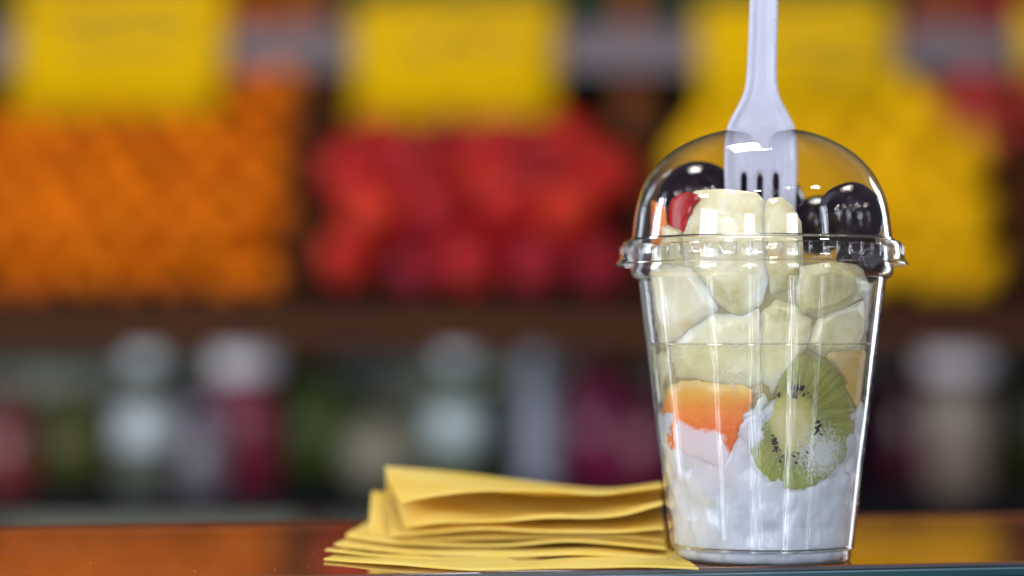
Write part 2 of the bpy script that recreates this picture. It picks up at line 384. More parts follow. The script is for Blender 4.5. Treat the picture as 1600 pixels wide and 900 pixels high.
def counter_mat():
    m, nt, p, out = newmat('dark_polished_glass'); co = coords(nt)
    dust = noisen(nt, co, 420, 5, .7); sm = noisen(nt, co, 22, 4)
    dm = mathn(nt, 'MULTIPLY', mathn(nt, 'SUBTRACT', dust, .70), 7, clamp=True)
    smear = mathn(nt, 'MULTIPLY', mathn(nt, 'SUBTRACT', sm, .52), 2.2, clamp=True)
    c = mixc(nt, mathn(nt, 'ADD', mathn(nt, 'MULTIPLY', dm, .5), mathn(nt, 'MULTIPLY', smear, .10)), (.22, .085, .040), (.50, .42, .34))
    nt.links.new(c, p.inputs['Base Color']); p.inputs['Specular IOR Level'].default_value = 0; p.inputs['Roughness'].default_value = .6
    fr = N(nt, 'ShaderNodeFresnel', IOR=1.52); gl = N(nt, 'ShaderNodeBsdfGlossy', Color=(.95, .88, .84, 1))
    nt.links.new(mathn(nt, 'MULTIPLY_ADD', smear, .05, .05), gl.inputs['Roughness'])
    # two glass faces reflect together; smears and dust dull them a little
    fac = mathn(nt, 'SUBTRACT', mathn(nt, 'MULTIPLY_ADD', fr.outputs[0], 1.12, .04), mathn(nt, 'MULTIPLY', mathn(nt, 'ADD', dm, smear), .22), clamp=True)
    mx = N(nt, 'ShaderNodeMixShader'); nt.links.new(fac, mx.inputs[0]); nt.links.new(p.outputs[0], mx.inputs[1]); nt.links.new(gl.outputs[0], mx.inputs[2])
    nt.links.new(mx.outputs[0], out.inputs[0]); return m
M['counter'] = counter_mat()
def plain(name, c, rough=.5, metal=0):
    m, nt, p, out = newmat(name); co = coords(nt); k = noisen(nt, co, 80, 4)
    nt.links.new(mixc(nt, k, tuple(x * .85 for x in c), tuple(min(1, x * 1.12) for x in c)), p.inputs['Base Color'])
    p.inputs['Roughness'].default_value = rough; p.inputs['Metallic'].default_value = metal; return m
M['teal'] = plain('teal_glass_edge', (.012, .055, .068), .2)
M['teal_light'] = plain('pale_glass_edge', (.10, .19, .24), .2)
M['teal_dark'] = plain('dark_glass_seam', (.008, .018, .026), .2)
M['edge_grey'] = plain('grey_glass_bevel', (.05, .055, .07), .25)
M['cabinet'] = plain('dark_cabinet', (.02, .02, .022), .5)
M['crumb'] = plain('pale_crumb', (.6, .55, .5), .6)

def wood(name, c1, c2):
    m, nt, p, out = newmat(name); co = coords(nt); mp = N(nt, 'ShaderNodeMapping'); mp.inputs['Scale'].default_value = (3, 40, 40); nt.links.new(co, mp.inputs[0])
    k = noisen(nt, mp.outputs[0], 2.5, 5); nt.links.new(ramp(nt, [(.3, c1), (.7, c2)], k), p.inputs['Base Color']); p.inputs['Roughness'].default_value = .75; p.inputs['Specular IOR Level'].default_value = .15
    bump(nt, k, .3, .001, p); return m
M['wood'] = wood('brown_wood', (.042, .013, .004), (.085, .028, .008))
M['wood_red'] = wood('reddish_wood', (.15, .042, .012), (.24, .072, .020))
M['wood_dark'] = wood('dark_wood', (.016, .005, .003), (.034, .011, .005))
M['rail'] = plain('grey_lilac_metal', (.13, .10, .125), .6)
M['green_board'] = plain('dark_green_board', (.004, .040, .005), .7)
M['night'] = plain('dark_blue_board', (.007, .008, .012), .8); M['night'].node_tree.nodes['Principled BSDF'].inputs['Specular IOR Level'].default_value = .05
M['mandarin'] = simple('mandarin_peel', (.50, .095, .001), (.58, .145, .002), 30, .7, .35, 500, .001, perobj=.35, spec=.08)
M['pomegranate'] = simple('pomegranate_skin', (.32, .001, .002), (.58, .06, .03), 1.7, .5, .15, 20, .02, perobj=.8, lo=.50, hi=.72, spec=.25)  # paler mottling paints pinkish highlights into the skin colour
M['apple'] = simple('apple_skin', (.30, .006, .008), (.45, .03, .015), 14, .5, .1, 150, .001, perobj=.5, lo=.4, hi=.8)
M['lemon'] = simple('lemon_peel', (.62, .33, .001), (.70, .40, .002), 30, .7, .35, 500, .001, perobj=.25, spec=.08)
M['card'] = simple('yellow_price_card', (.56, .33, .001), (.62, .38, .002), 8, .7, .05, 60, .001, spec=.04)
M['ink'] = plain('faded_ink', (.12, .08, .005), .7)
def bottle_mat(name, c, rough=.25): return simple(name, tuple(x * .85 for x in c), tuple(min(1, x * 1.15) for x in c), 20, rough, 0)

# ------------------------------------------------------------------ setting: counter and its glass edge
fa = on_counter(560, 897.5); fb = on_counter(1600, 877.0)
ba = on_counter(0, 828); bb = on_counter(1600, 808.5)
SLOPE = .005
nv_ = (fb - fa); nv_ = Vector((-nv_.y, nv_.x, 0)).normalized()
def ctop(p): return SLOPE * (p - fa).dot(nv_)          # height of the glass surface
for _ in range(3):
    ba = on_counter(0, 828, ctop(ba)); bb = on_counter(1600, 808.5, ctop(bb))
def extend(a, b, xl, xr):
    g = lambda x: a + (b - a) * ((x - a.x) / (b.x - a.x)); return g(xl), g(xr)
FL, FR = extend(fa, fb, -.6, .7); BL, BR = extend(ba, bb, -.6, .7)
ct = empty('counter', (FL + FR) / 2); tag(ct, kind='structure')
def quad_prism(name, a, b, c, d, z0, z1, m, parent, bev=0.0):
    bm = bmesh.new(); vs = [bm.verts.new((p.x, p.y, z + ctop(p))) for z in (z0, z1) for p in (a, b, c, d)]
    for q in ((3, 2, 1, 0), (4, 5, 6, 7), (0, 1, 5, 4), (1, 2, 6, 5), (2, 3, 7, 6), (3, 0, 4, 7)): bm.faces.new([vs[i] for i in q])
    if bev: bmesh.ops.bevel(bm, geom=[e for e in bm.edges if all(abs(v.co.z - z1 - ctop(v.co)) < 1e-6 for v in e.verts)], offset=bev, segments=3, affect='EDGES')
    return link(name, bmto(name, bm), m, parent, smooth=False)
quad_prism('glass_top', FL, FR, BR, BL, -.006, 0, M['counter'], ct, .0008)
fwd = Vector((-(FR - FL).y, (FR - FL).x, 0)).normalized()      # away from the viewer
z = 0.0
for nm, t, off, mm in (('bevel', .0009, .0007, 'edge_grey'), ('seam', .0006, .0002, 'teal_dark'), ('bright_edge', .0005, .0010, 'teal_light'),
                       ('edge_band', .0022, .0009, 'teal'), ('seam', .0006, .0003, 'teal_dark'), ('edge_band', .0060, .0009, 'teal')):
    z1 = z - .0004 if z == 0 else z
    quad_prism(nm, FL - fwd * off, FR - fwd * off, FR - fwd * .0001, FL - fwd * .0001, z1 - t, z1, M[mm], ct); z = z1 - t
quad_prism('case_body', FL + fwd * .01, FR + fwd * .01, BR - fwd * .01, BL - fwd * .01, -.9, -.0062, M['cabinet'], ct)
bk = quad_prism('back_trim', BL + fwd * .0003, BR + fwd * .0003, BR + fwd * .006, BL + fwd * .006, -.012, .0006, M['wood_red'], ct, .0004)

# ------------------------------------------------------------------ setting: the fruit display behind
SL = R(41); E2 = Vector((0, math.cos(SL), math.sin(SL))); NN = Vector((0, -math.sin(SL), math.cos(SL)))
P0 = at(800, 486, 2.50)                                         # front lower edge of the sloping fruit beds
def bed(X, s, n): return Vector((X, P0.y, P0.z)) + E2 * s + NN * n
def bx(px, Y=2.62): return (px - 800) / F * Y
back = empty('back_wall', (0, 3.15, -.9)); tag(back, kind='structure')
board('upper_board', (0, 3.16, .55), (1.6, 0, 0), (0, .01, 0), (0, 0, .50), M['green_board'], back)
M['hazy'] = plain('grey_green_board', (.60, .62, .47), .8)  # pale colour put in to imitate the haze behind the bottles
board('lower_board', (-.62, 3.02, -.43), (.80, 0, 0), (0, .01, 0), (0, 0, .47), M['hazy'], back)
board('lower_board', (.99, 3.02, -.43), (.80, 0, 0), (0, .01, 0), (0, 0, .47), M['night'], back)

stand = empty('display_stand', (0, 2.6, -.9))
tag(stand, 'brown wooden display stand with ledge, posts and grey rail carrying the fruit crates', 'display stand')
zl = at(0, 522, 2.48).z
board('ledge', (0, 2.492, zl), (1.5, 0, 0), (0, .012, 0), (0, 0, .0155), M['wood'], stand)
board('bed_board', bed(0, .15, -.014), (1.5, 0, 0), E2 * .19, NN * .006, M['wood_dark'], stand)
board('lower_shelf', (0, 2.76, at(0, 775, 2.6).z - .012), (1.5, 0, 0), (0, .235, 0), (0, 0, .012), M['night'], stand)
zr = at(0, 75, 2.82).z
board('rail', (0, 2.835, zr), (1.5, 0, 0), (0, .006, 0), (0, 0, .025), M['rail'], stand)
for px in (-60, 488, 985, 1480):
    board('post', (bx(px, 2.88), 2.880, -.15), (.016, 0, 0), (0, .016, 0), (0, 0, .75), M['wood_red'], stand)
board('upper_bed_board', (0, 3.02, zr + .035), (1.5, 0, 0), (0, .12, .05), (0, -.003, .006), M['wood_dark'], stand)

def crate(px0, px1, smax, label):
    x0, x1 = bx(px0), bx(px1); c = empty('fruit_crate', bed((x0 + x1) / 2, 0, 0)); tag(c, label, 'crate', 'wooden crates on the display stand')
    L = smax / 2; xm = (x0 + x1) / 2; hw = (x1 - x0) / 2
    board('bottom_board', bed(xm, L, -.003), (hw, 0, 0), E2 * L, NN * .004, M['wood_dark'], c)
    board('side_board', bed(x0 + .005, L, .032), (.005, 0, 0), E2 * L, NN * .030, M['wood'], c)
    board('side_board', bed(x1 - .005, L, .032), (.005, 0, 0), E2 * L, NN * .030, M['wood'], c)
    board('front_board', bed(xm, -.006, .011), (hw, 0, 0), E2 * .005, NN * .016, M['wood_dark'], c)
    return x0 + .011, x1 - .011
spans = [crate(-75, 482, .33, 'brown wooden crate heaped with mandarins'), crate(490, 1012, .27, 'brown wooden crate heaped with pomegranates'),
         crate(1020, 1578, .33, 'brown wooden crate heaped with lemons'), crate(1586, 2060, .33, 'brown wooden crate of red apples beside the lemons')]

def blob_mesh(name, fn, seg=20, ring=14):
    bm = bmesh.new(); bmesh.ops.create_uvsphere(bm, u_segments=seg, v_segments=ring, radius=1)
    for v in bm.verts: v.co = fn(v.co.copy())
    return bmto(name, bm)
def mand(p):
    r = 1 - .10 * math.exp(-((1 - abs(p.z)) / .06)); return Vector((p.x, p.y, p.z * .84 * r)) * (1 + .02 * noise.noise(p * 2.2))
def lem(p):
    t = abs(p.z); k = 1 + .30 * max(0, t - .80) / .20; return Vector((p.x * (1 - .25 * max(0, t - .7)), p.y * (1 - .25 * max(0, t - .7)), p.z * 1.22 * k)) * (1 + .03 * noise.noise(p * 2))
def pom(p):
    q = p * (1 + .035 * noise.noise(p * 2.5)); a = math.atan2(p.y, p.x); q *= 1 + .02 * math.cos(6 * a) * (1 - p.z * p.z); q.z *= .94; return q
def appl(p):
    d = .22 * math.exp(-((1 - p.z) / .10)) ; q = Vector((p.x, p.y, p.z * .90 - d)); q *= 1 + .06 * p.z; return q
FM = {k: blob_mesh(k, f) for k, f in (('mandarin', mand), ('lemon', lem), ('pomegranate', pom), ('apple', appl))}
cr = lathe([(.0, .90), (.20, .92), (.22, 1.05), (.30, 1.16), (.24, 1.15), (.16, 1.0), (.0, .97)], 12)
FM['crown'] = mesh('crown', *cr)
def fruit(kind, loc, r, label, group):
    o = link(kind, FM[kind], M[kind]); o.location = loc; o.scale = (r,) * 3
    o.rotation_euler = (random.uniform(-.9, .9), random.uniform(-.9, .9), random.uniform(0, 6.28))
    tag(o, label, kind, group)
    if kind == 'pomegranate':
        c = bpy.data.objects.new('crown', FM['crown']); COL.objects.link(c); c.parent = o
        if not FM['crown'].materials: FM['crown'].materials.append(M[kind])
def heap(kind, span, smax, r, label, group, keep=lambda X, s: True, jit=.28):
    for layer in (0, 1):
        n = r * 1.0 + layer * r * 1.45; dx = 2.02 * r; ds = 1.76 * r; row = 0; s = r * 1.1 + layer * ds * .55
        while s < smax:
            X = span[0] + r + ((row + layer) % 2) * r
            while X < span[1] - r * .9:
                place = 'of the row along the crate front board' if s < r * 1.9 else ('on the upper part of its heap under the price card' if s > smax * .62 else 'in the middle of its heap')
                if keep(X, s): fruit(kind, bed(X + random.uniform(-jit, jit) * r, s + random.uniform(-jit, jit) * r, n + random.uniform(-.05, .25) * r), r * random.uniform(.88, 1.06), label + ' ' + place, group)
                X += dx
            s += ds; row += 1
heap('mandarin', spans[0], .34, .0225, 'orange mandarin', 'mandarins heaped in their crate', keep=lambda X, s: s < (.335 if X > bx(365) else .27))
heap('pomegranate', spans[1], .205, .0325, 'round red pomegranate', 'pomegranates heaped in their crate', jit=.2)
xr0, xr1 = bx(1430), bx(1590)
heap('lemon', spans[2], .33, .0245, 'yellow lemon', 'lemons heaped in their crate', keep=lambda X, s: s < (.24 if X < bx(1385) else .30) - max(0, (X - xr0) / (xr1 - xr0)) * .20)
heap('apple', spans[3], .32, .034, 'red apple', 'apples heaped in their crate', keep=lambda X, s: X < bx(1760))
for px, s_ in ((1508, .31), (1552, .29), (1530, .255), (1572, .235), (1562, .335), (1588, .30)):
    fruit('apple', bed(bx(px), s_, .036), .031, 'red apple lying behind the slope of the lemon heap', 'apples behind the lemons')
# second tier seen above the rail
for kind, px0, px1, r, lab in (('mandarin', 300, 480, .029, 'mandarin in the row above the grey rail'), ('apple', 1440, 1580, .034, 'red apple in the row above the grey rail')):
    X = bx(px0, 3.0)
    while X < bx(px1, 3.0):
        for k in range(2): fruit(kind, (X + k * r, 2.965 + k * r * 1.6, zr + .02 + r * 1.05 + k * r * .9), r, lab, 'fruit on the upper tier')
        X += 2.05 * r
# a fruit riding up in front of a card
fruit('pomegranate', at(712, 228, 2.66), .034, 'pomegranate on top of its heap, overlapping the price card', None)

def card(px0, px1, py0, py1, tilt, label, strokes):
    Y = 2.815; a = at(px0, py0, Y); b = at(px1, py1, Y); w = b.x - a.x; h = a.z - b.z; nx, nz = 8, 14; v, f = [], []
    for k in range(nz + 1):
        t = k / nz
        for i in range(nx + 1):
            s = i / nx; v.append((a.x + w * s, Y - .075 * t ** 2.6 - .003 * math.sin(s * 3.1), a.z - h * t * (1 - .03 * t) + tilt * (s - .5)))
    for k in range(nz):
        for i in range(nx): q = k * (nx + 1) + i; f.append((q, q + nx + 1, q + nx + 2, q + 1))
    o = link('price_card', mesh('price_card', v, f), M['card']); tag(o, label, 'price card', 'yellow price cards on the rail')
    md = o.modifiers.new('thickness', 'SOLIDIFY'); md.thickness = .0008
    for pts in strokes:
        bm = bmesh.new(); L = []
        for s, t in pts:
            p = Vector((a.x + w * s, Y - .075 * t ** 2.6 - .003 * math.sin(s * 3.1) - .0022, a.z - h * t * (1 - .03 * t) + tilt * (s - .5))); L.append(p)
        for p, q in zip(L, L[1:]):
            d = (q - p); sd = d.cross(Vector((0, 1, 0))).normalized() * .0042; box_bm(bm, (p + q) / 2, d / 2, sd, (0, .0004, 0))
        link('pen_stroke', bmto('pen_stroke', bm), M['ink'], o, smooth=False)
def scrib(s0, s1, t, amp, n):
    return [(s0 + (s1 - s0) * i / n, t + random.uniform(-amp, amp)) for i in range(n + 1)]
card(28, 352, -30, 192, .004, 'yellow price card hanging over the mandarins', [scrib(.15, .85, .22, .05, 9), scrib(.25, .8, .42, .06, 8)])
card(553, 868, 2, 200, .006, 'yellow price card hanging over the pomegranates', [scrib(.2, .6, .35, .12, 6), scrib(.55, .9, .3, .08, 5)])
card(1090, 1395, 4, 190, .004, 'yellow price card hanging over the lemons', [scrib(.35, .9, .35, .08, 8), scrib(.5, .85, .6, .06, 6)])
card(1590, 1900, 4, 190, .004, 'yellow price card hanging over the apples', [scrib(.2, .8, .4, .08, 8)])

# made-up bottles on a shelf; pale caps and labels imitate blurred spots of light
zs = at(0, 775, 2.6).z
def bottle(px, body, cap, lab, r, h, label, Y=2.66, cw=.64):
    X = (px - 800) / F * Y; o = empty('invented_bottle', (X, Y, zs)); tag(o, label, 'bottle', 'made-up bottles under the fruit display')
    pr = [(0, .0005), (r * .86, .0005), (r, .006), (r, h * .60), (r * .93, h * .66), (r * .55, h * .80), (r * .50, h * .86), (0, h * .86)]
    link('body', mesh('body', *lathe([(a, zs + b) for a, b in pr], 28, (X, Y))), bottle_mat('bottle_body', tuple(q * .7 for q in body)), o)
    pr = [(0, h * .855), (r * cw * .94, h * .855 - (cw - .64) * .04), (r * cw, h * .87 - (cw - .64) * .04), (r * cw, h * .99), (r * cw * .9, h), (0, h)]
    link('cap', mesh('cap', *lathe([(a, zs + b) for a, b in pr], 24, (X, Y))), bottle_mat('bottle_cap', cap, .3), o)
    if lab:
        pr = [(r + .0006, h * .33), (r + .0012, h * .34), (r + .0012, h * .57), (r + .0006, h * .58)]
        link('label', mesh('label', *lathe([(a, zs + b) for a, b in pr], 28, (X, Y))), bottle_mat('bottle_label', tuple(q * .55 for q in lab), .4), o)
PB = (.80, .90, .98)  # cap and label tint matched to pale blurred spots of light
for a in ((15, (.20, .03, .03), (.05, .02, .02), None, .030, .120, 'short dark red bottle beside a round olive melon', 2.62),
          (228, (.13, .14, .11), PB, PB, .034, .160, 'grey green bottle with cap and label coloured as blurred highlights, beside a round olive melon', 2.64),
          (318, (.15, .13, .17), (.20, .14, .22), None, .026, .100, 'short purple grey bottle beside the maroon one', 2.58),
          (382, (.30, .03, .07), (.92, .88, .98), None, .040, .164, 'maroon bottle with a wide cap coloured as a lilac highlight', 2.68, .95),
          (716, (.12, .15, .10), PB, (.70, .86, .92), .033, .161, 'green bottle with cap and label coloured as blurred highlights, beside a bluish bottle', 2.66),
          (838, (.50, .52, .66), (.40, .42, .52), None, .024, .160, 'slim bluish grey bottle beside a magenta one', 2.74),
          (930, (.32, .02, .10), (.14, .02, .05), None, .040, .145, 'broad magenta bottle beside a bluish bottle', 2.80),
          (1005, (.20, .02, .06), (.06, .02, .03), None, .030, .120, 'short crimson bottle partly hidden by the fruit cup', 2.70),
          (1420, (.12, .02, .045), (.07, .012, .02), None, .036, .150, 'dark maroon bottle beside the one with a pinkish cap', 2.84),
          (1495, (.30, .22, .18), (.92, .80, .84), (.50, .38, .31), .037, .172, 'tan bottle with a wide cap coloured as a pinkish highlight', 2.66, 1.12),
          (1600, (.06, .07, .015), (.05, .05, .02), None, .034, .155, 'dark olive bottle at the end of the row beside a tan bottle', 2.80)):
    bottle(*a)
def mel(p):
    a = math.atan2(p.y, p.x); return Vector((p.x, p.y, p.z * .96)) * (1 + .018 * math.cos(10 * a) * (1 - p.z * p.z))
MM = blob_mesh('melon', mel, 40, 20)
for px, Y, r, c1, c2, lab in ((98, 2.74, .058, (.13, .14, .03), (.22, .22, .06), 'round olive melon standing forward between the bottles'), (474, 2.80, .072, (.07, .13, .02), (.16, .21, .05), 'large round green melon on the lower shelf'),
                              (596, 2.66, .046, (.26, .24, .16), (.36, .33, .24), 'small khaki melon beside the large green one'), (778, 2.86, .060, (.08, .13, .05), (.15, .19, .09), 'green melon behind the slim bluish bottle')):
    o = bpy.data.objects.new('melon', MM.copy()); COL.objects.link(o); o.location = ((px - 800) / F * Y, Y, zs + r * .96); o.scale = (r,) * 3; o.rotation_euler = (0, 0, px)
    for q in o.data.polygons: q.use_smooth = True
    o.data.materials.clear(); o.data.materials.append(simple('melon_rind', tuple(q * .6 for q in c1), tuple(q * .6 for q in c2), 3, .5, 0)); tag(o, lab, 'melon', 'melons on the lower shelf')

# added back row of melons, muted in colour to read as haze behind the bottles
random.seed(21)
cols = [((.10, .11, .05), (.17, .17, .09)), ((.16, .17, .13), (.26, .26, .20)), ((.16, .03, .06), (.24, .07, .09)), ((.12, .15, .06), (.20, .22, .11)), ((.13, .12, .16), (.22, .20, .26))]
names = ['olive', 'grey green', 'maroon', 'green', 'purple grey']; rinds = [simple('melon_rind', tuple(min(1, q * 2.6) for q in a), tuple(min(1, q * 2.6) for q in b), 3, .5, 0) for a, b in cols]
px, k = -20, 0
while px < 1040:
    r = random.uniform(.040, .068); Y = random.uniform(2.86, 2.93); i = random.randrange(5)
    me_ = MM.copy(); me_.materials.clear(); me_.materials.append(rinds[i])
    for q in me_.polygons: q.use_smooth = True
    o = bpy.data.objects.new('melon', me_); COL.objects.link(o); o.location = ((px - 800) / F * Y, Y, zs + r * .96); o.scale = (r,) * 3; o.rotation_euler = (0, 0, px)
    tag(o, names[i] + ' melon added in a back row for haze behind the bottles', 'melon', names[i] + ' melons added in the back row'); px += r * 2 * F / Y * .98
# ------------------------------------------------------------------ the cup
mm = .001
def rc(z):                                    # outer radius of the cup wall at height z (m)
    return (31.8 + (z / mm - 4.6) / (98 - 4.6) * (43.2 - 31.8)) * mm
cup = empty('plastic_cup', (CX, CY, 0)); tag(cup, 'clear plastic cup layered with yogurt and cut fruit, on the dark glass counter', 'cup')
def cup_part(name, prof, m, n=128, closed=False, parent=None):
    v, f = lathe([(r * mm, z * mm) for r, z in prof], n)
    me = mesh(name, v, f); o = link(name, me, m); p = parent or cup; o.parent = p; return o
cup_part('wall', [(31.8, 4.6)] + [(rc(z * mm) / mm, z) for z in range(8, 98, 6)] + [(43.2, 98)], M['cup'])
cup_part('base', [(0, .5), (26, .5), (28.6, .45), (29.6, .35), (30.5, .5), (30.9, 1.2), (30.8, 4.0), (31.0, 4.35), (31.8, 4.6)], M['flange'])
cup_part('rim_bead', [(43.2, 98), (43.9, 98.15), (44.9, 98.7), (45.6, 99.8), (45.8, 101.2), (45.6, 102.6), (45.0, 104), (44.9, 108.5), (45.4, 109.6), (46.0, 109.2)], M['flange'])
# step ring at the foot
cup_part('foot_ring', [(31.75, 4.4), (32.0, 5.0), (31.9, 5.8), (31.7, 5.0), (31.75, 4.4)], M['tooth'])

lid = empty('dome_lid', (CX, CY, .1086)); tag(lid, 'clear domed plastic lid with ribbed skirt, pierced by a white fork', 'lid')
# dome with an opening at the top that has a notch towards the front
dome = [(45.5, 111.6), (45.1, 115), (44.6, 119), (43.9, 123), (43.0, 126.5), (41.6, 130), (39.7, 133.6), (37.2, 137), (33.6, 140.6), (29.6, 143.6), (25.0, 146.1), (20.5, 148.0), (16.5, 149.2), (13.4, 149.8)]
dome = [tuple(p) for p in catmull(dome, .55, False)] + [(12.0, 150.0), (11.6, 150.0)]
NS = 300; v, f = [], []
for i in range(NS):
    a = 2 * math.pi * i / NS
    for k, (r, z) in enumerate(dome):
        x, y = r * math.sin(a), -r * math.cos(a)
        v.append((x * mm, y * mm, (z - 108.6) * mm))
nd = len(dome)
for i in range(NS):
    j = (i + 1) % NS
    for k in range(nd - 1): f.append((i * nd + k, j * nd + k, j * nd + k + 1, i * nd + k + 1))
def notch(p):     # triangular cut at the front of the opening
    x, y, zz = p[0] / mm, p[1] / mm, p[2] / mm + 108.6
    return y < -3 and abs(x) < (zz - 144.6) / (149.9 - 144.6) * 4.0
f = [q for q in f if not notch(sum((Vector(v[i]) for i in q), Vector()) / 4)]
o = link('dome', mesh('dome', v, f), M['dome']); o.parent = lid
def lid_part(name, prof, m, n=144):
    vv, ff = lathe([(r * mm, (z - 108.6) * mm) for r, z in prof], n); o = link(name, mesh(name, vv, ff), m); o.parent = lid; return o
lid_part('opening_rim', [(11.6, 150.0), (11.4, 150.2), (11.2, 150.0), (11.4, 149.8), (11.6, 150.0)], M['flange'], 64)
lid_part('flange', [(45.5, 111.6), (46.0, 111.1), (47.4, 111.0), (48.1, 110.8), (48.5, 110.3)], M['flange'])
lid_part('skirt', [(48.5, 110.3), (48.9, 109.4), (49.2, 107.5), (49.6, 105.4), (50.3, 104.0), (51.0, 103.2)], M['flange'])
lid_part('lip', [(51.0, 103.2), (51.2, 103.0), (50.9, 102.8), (50.5, 103.0), (50.7, 103.3)], M['tooth'])
lid_part('shoulder_bead', [(45.4, 111.6), (46.0, 112.0), (46.3, 111.5), (46.0, 111.05), (45.4, 111.3)], M['tooth'])
# ribs of the skirt
bm = bmesh.new()
prof = [(-.0007, .0), (-.00045, .0004), (0, .0006), (.00045, .0004), (.0007, .0)]
rows = [(-.0022, .15), (-.0016, .8), (0, 1.0), (.0016, .9), (.0021, .2)]
vs = [[bm.verts.new((x * (.55 + .45 * s), -d * s, zz)) for x, d in prof] for zz, s in rows]
for a_, b_ in zip(vs, vs[1:]):
    for k in range(4): bm.faces.new((a_[k], a_[k + 1], b_[k + 1], b_[k]))
for a_ in (vs[0], vs[-1][::-1]): bm.faces.new(a_[::-1])
for k in range(4): pass
bm.faces.new([r_[0] for r_ in vs][::-1] + [r_[-1] for r_ in vs])
rib = bmto('rib', bm); rib.materials.append(M['flange'])
NT = 61
for i in range(NT):
    a = 2 * math.pi * (i + .3) / NT; o = link('rib', rib); o.parent = lid; r = .0490
    o.location = (r * math.sin(a), -r * math.cos(a), -.0013); o.rotation_euler = (0, 0, a)

# ------------------------------------------------------------------ what is in the cup
def rin(z): return min(rc(z), .0432) - .0007
def wall_pt(x, y, inset):
    """point on the inner wall of the cup (moved inwards by inset) that lies in photo direction (x, y)"""
    d = ray(x, y); zz = .05
    for _ in range(6):
        r = rin(zz) - inset
        ax, ay = -CX, -CY; A = d.x ** 2 + d.y ** 2; B = 2 * (d.x * ax + d.y * ay); C = ax * ax + ay * ay - r * r
        disc = B * B - 4 * A * C
        if disc <= 0: t = -B / (2 * A)
        else: t = (-B - math.sqrt(disc)) / (2 * A)
        p = CAMP + d * t; zz = p.z
    if disc <= 0:
        q = Vector((p.x - CX, p.y - CY, 0)); q = q.normalized() * r; p = Vector((CX + q.x, CY + q.y, p.z))
    return p
def wall_piece(name, pts, m, inset, thick, rnd=2.0, step=7, rough=0.0, smooth=True, inset_fn=None, uv=None, parent=None, lump=.35, back_scale=.8, sink=0.0):
    poly = catmull(pts, 4.0) if smooth else [Vector(p) for p in pts]
    if rough: poly = [p + Vector((noise.noise(Vector((p.x * .11, p.y * .11, 3))), noise.noise(Vector((p.x * .11, p.y * .11, 9))))) * rough + Vector((noise.noise(Vector((p.x * .4, p.y * .4, 5))), noise.noise(Vector((p.x * .4, p.y * .4, 1))))) * rough * .5 for p in poly]
    for p in poly:
        zz = CH - (p.y - HOR) * CY / F; lim = (rin(zz) - inset * mm) * F / CY * .955
        p.x = 1190 + max(-lim, min(lim, p.x - 1190))
    c = sum(poly, Vector((0, 0))) / len(poly)
    def front(p, d):
        dm = d / 4.55; e = 1 - min(1, dm / rnd); ins = inset * mm + rnd * mm * (1 - math.sqrt(max(0, 1 - e * e)))
        ins += lump * mm * (noise.noise(Vector((p.x * .025, p.y * .025, inset))) + .5)
        ins += sink * mm * math.exp(-dm / 1.3)
        if inset_fn: ins += inset_fn(p.x, p.y) * mm
        return wall_pt(p.x, p.y, ins)
    fc = front(c, 99)
    def back(p, d):
        q = front(p, 99); ctr = Vector((CX, CY, q.z)); k = (ctr - q); k.z = 0
        q = q + k.normalized() * min(thick * mm, k.length * .85)
        return fc + (q - fc) * back_scale + Vector((0, 0, 0))
    me = slab(name, poly, step, front, back, uv)
    for q_ in me.polygons: q_.use_smooth = True
    me.set_sharp_from_angle(angle=R(38))
    return link(name, me, m, parent)

# yogurt: follows the wall, uneven top
def ytop(a):                                   # height of the yogurt's edge by azimuth (0 = towards the viewer)
    a = (a + math.pi) % (2 * math.pi) - math.pi
    base = 54 + 2.2 * math.sin(2 * a + .6) + 1.2 * math.sin(5 * a + 1.0) + .8 * math.sin(11 * a)
    return base * mm
v, f = [], []; NA, NZ = 240, 60
for i in range(NA):
    a = 2 * math.pi * i / NA; top = ytop(a)
    for k in range(NZ):
        t = k / (NZ - 1); zz = .0008 + (top - .0008) * t; r = (rin(zz) if zz > .0046 else .0302) - max(.00040, .00085 - .0017 * noise.noise(Vector((math.sin(a) * 5, math.cos(a) * 5, zz * 130))) - .0004 * noise.noise(Vector((math.sin(a) * 15, math.cos(a) * 15, zz * 360))))
        r -= .0025 * max(0, (t - .93) / .07) ** 2 + .0015 * max(0, (.03 - t) / .03)
        v.append((CX + r * math.sin(a), CY - r * math.cos(a), zz))
    for k in (1, 2, 3):
        r = (rin(top) - .004) * (1 - k / 3.3); v.append((CX + r * math.sin(a), CY - r * math.cos(a), top + .001 * noise.noise(Vector((r * 90 * math.sin(a), r * 90 * math.cos(a), 2)))))
M_ = NZ + 3
for i in range(NA):
    j = (i + 1) % NA
    for k in range(M_ - 1): f.append((i * M_ + k, j * M_ + k, j * M_ + k + 1, i * M_ + k + 1))
f.append([i * M_ + M_ - 1 for i in range(NA)]); f.append([i * M_ for i in range(NA)][::-1])
yog = link('yogurt', mesh('yogurt', v, f), M['yogurt']); tag(yog, 'thick white yogurt filling the bottom of the cup', 'yogurt')

# papaya against the wall
wall_piece('papaya_piece', [(1042, 610), (1058, 598), (1080, 594), (1120, 599), (1166, 604), (1177, 618), (1168, 648), (1156, 676), (1148, 704), (1138, 730), (1124, 734), (1104, 722), (1080, 716), (1058, 712), (1046, 720), (1037, 708), (1034, 650)],
           M['papaya'], .25, 9, rnd=.3, step=5, rough=2.5, lump=.15, sink=1.0, uv=lambda p: ((p.x - 1030) / 145, (735 - p.y) / 135))
o = bpy.data.objects['papaya_piece']; tag(o, 'orange papaya piece sunk in the yogurt beside the kiwi slice', 'papaya piece')
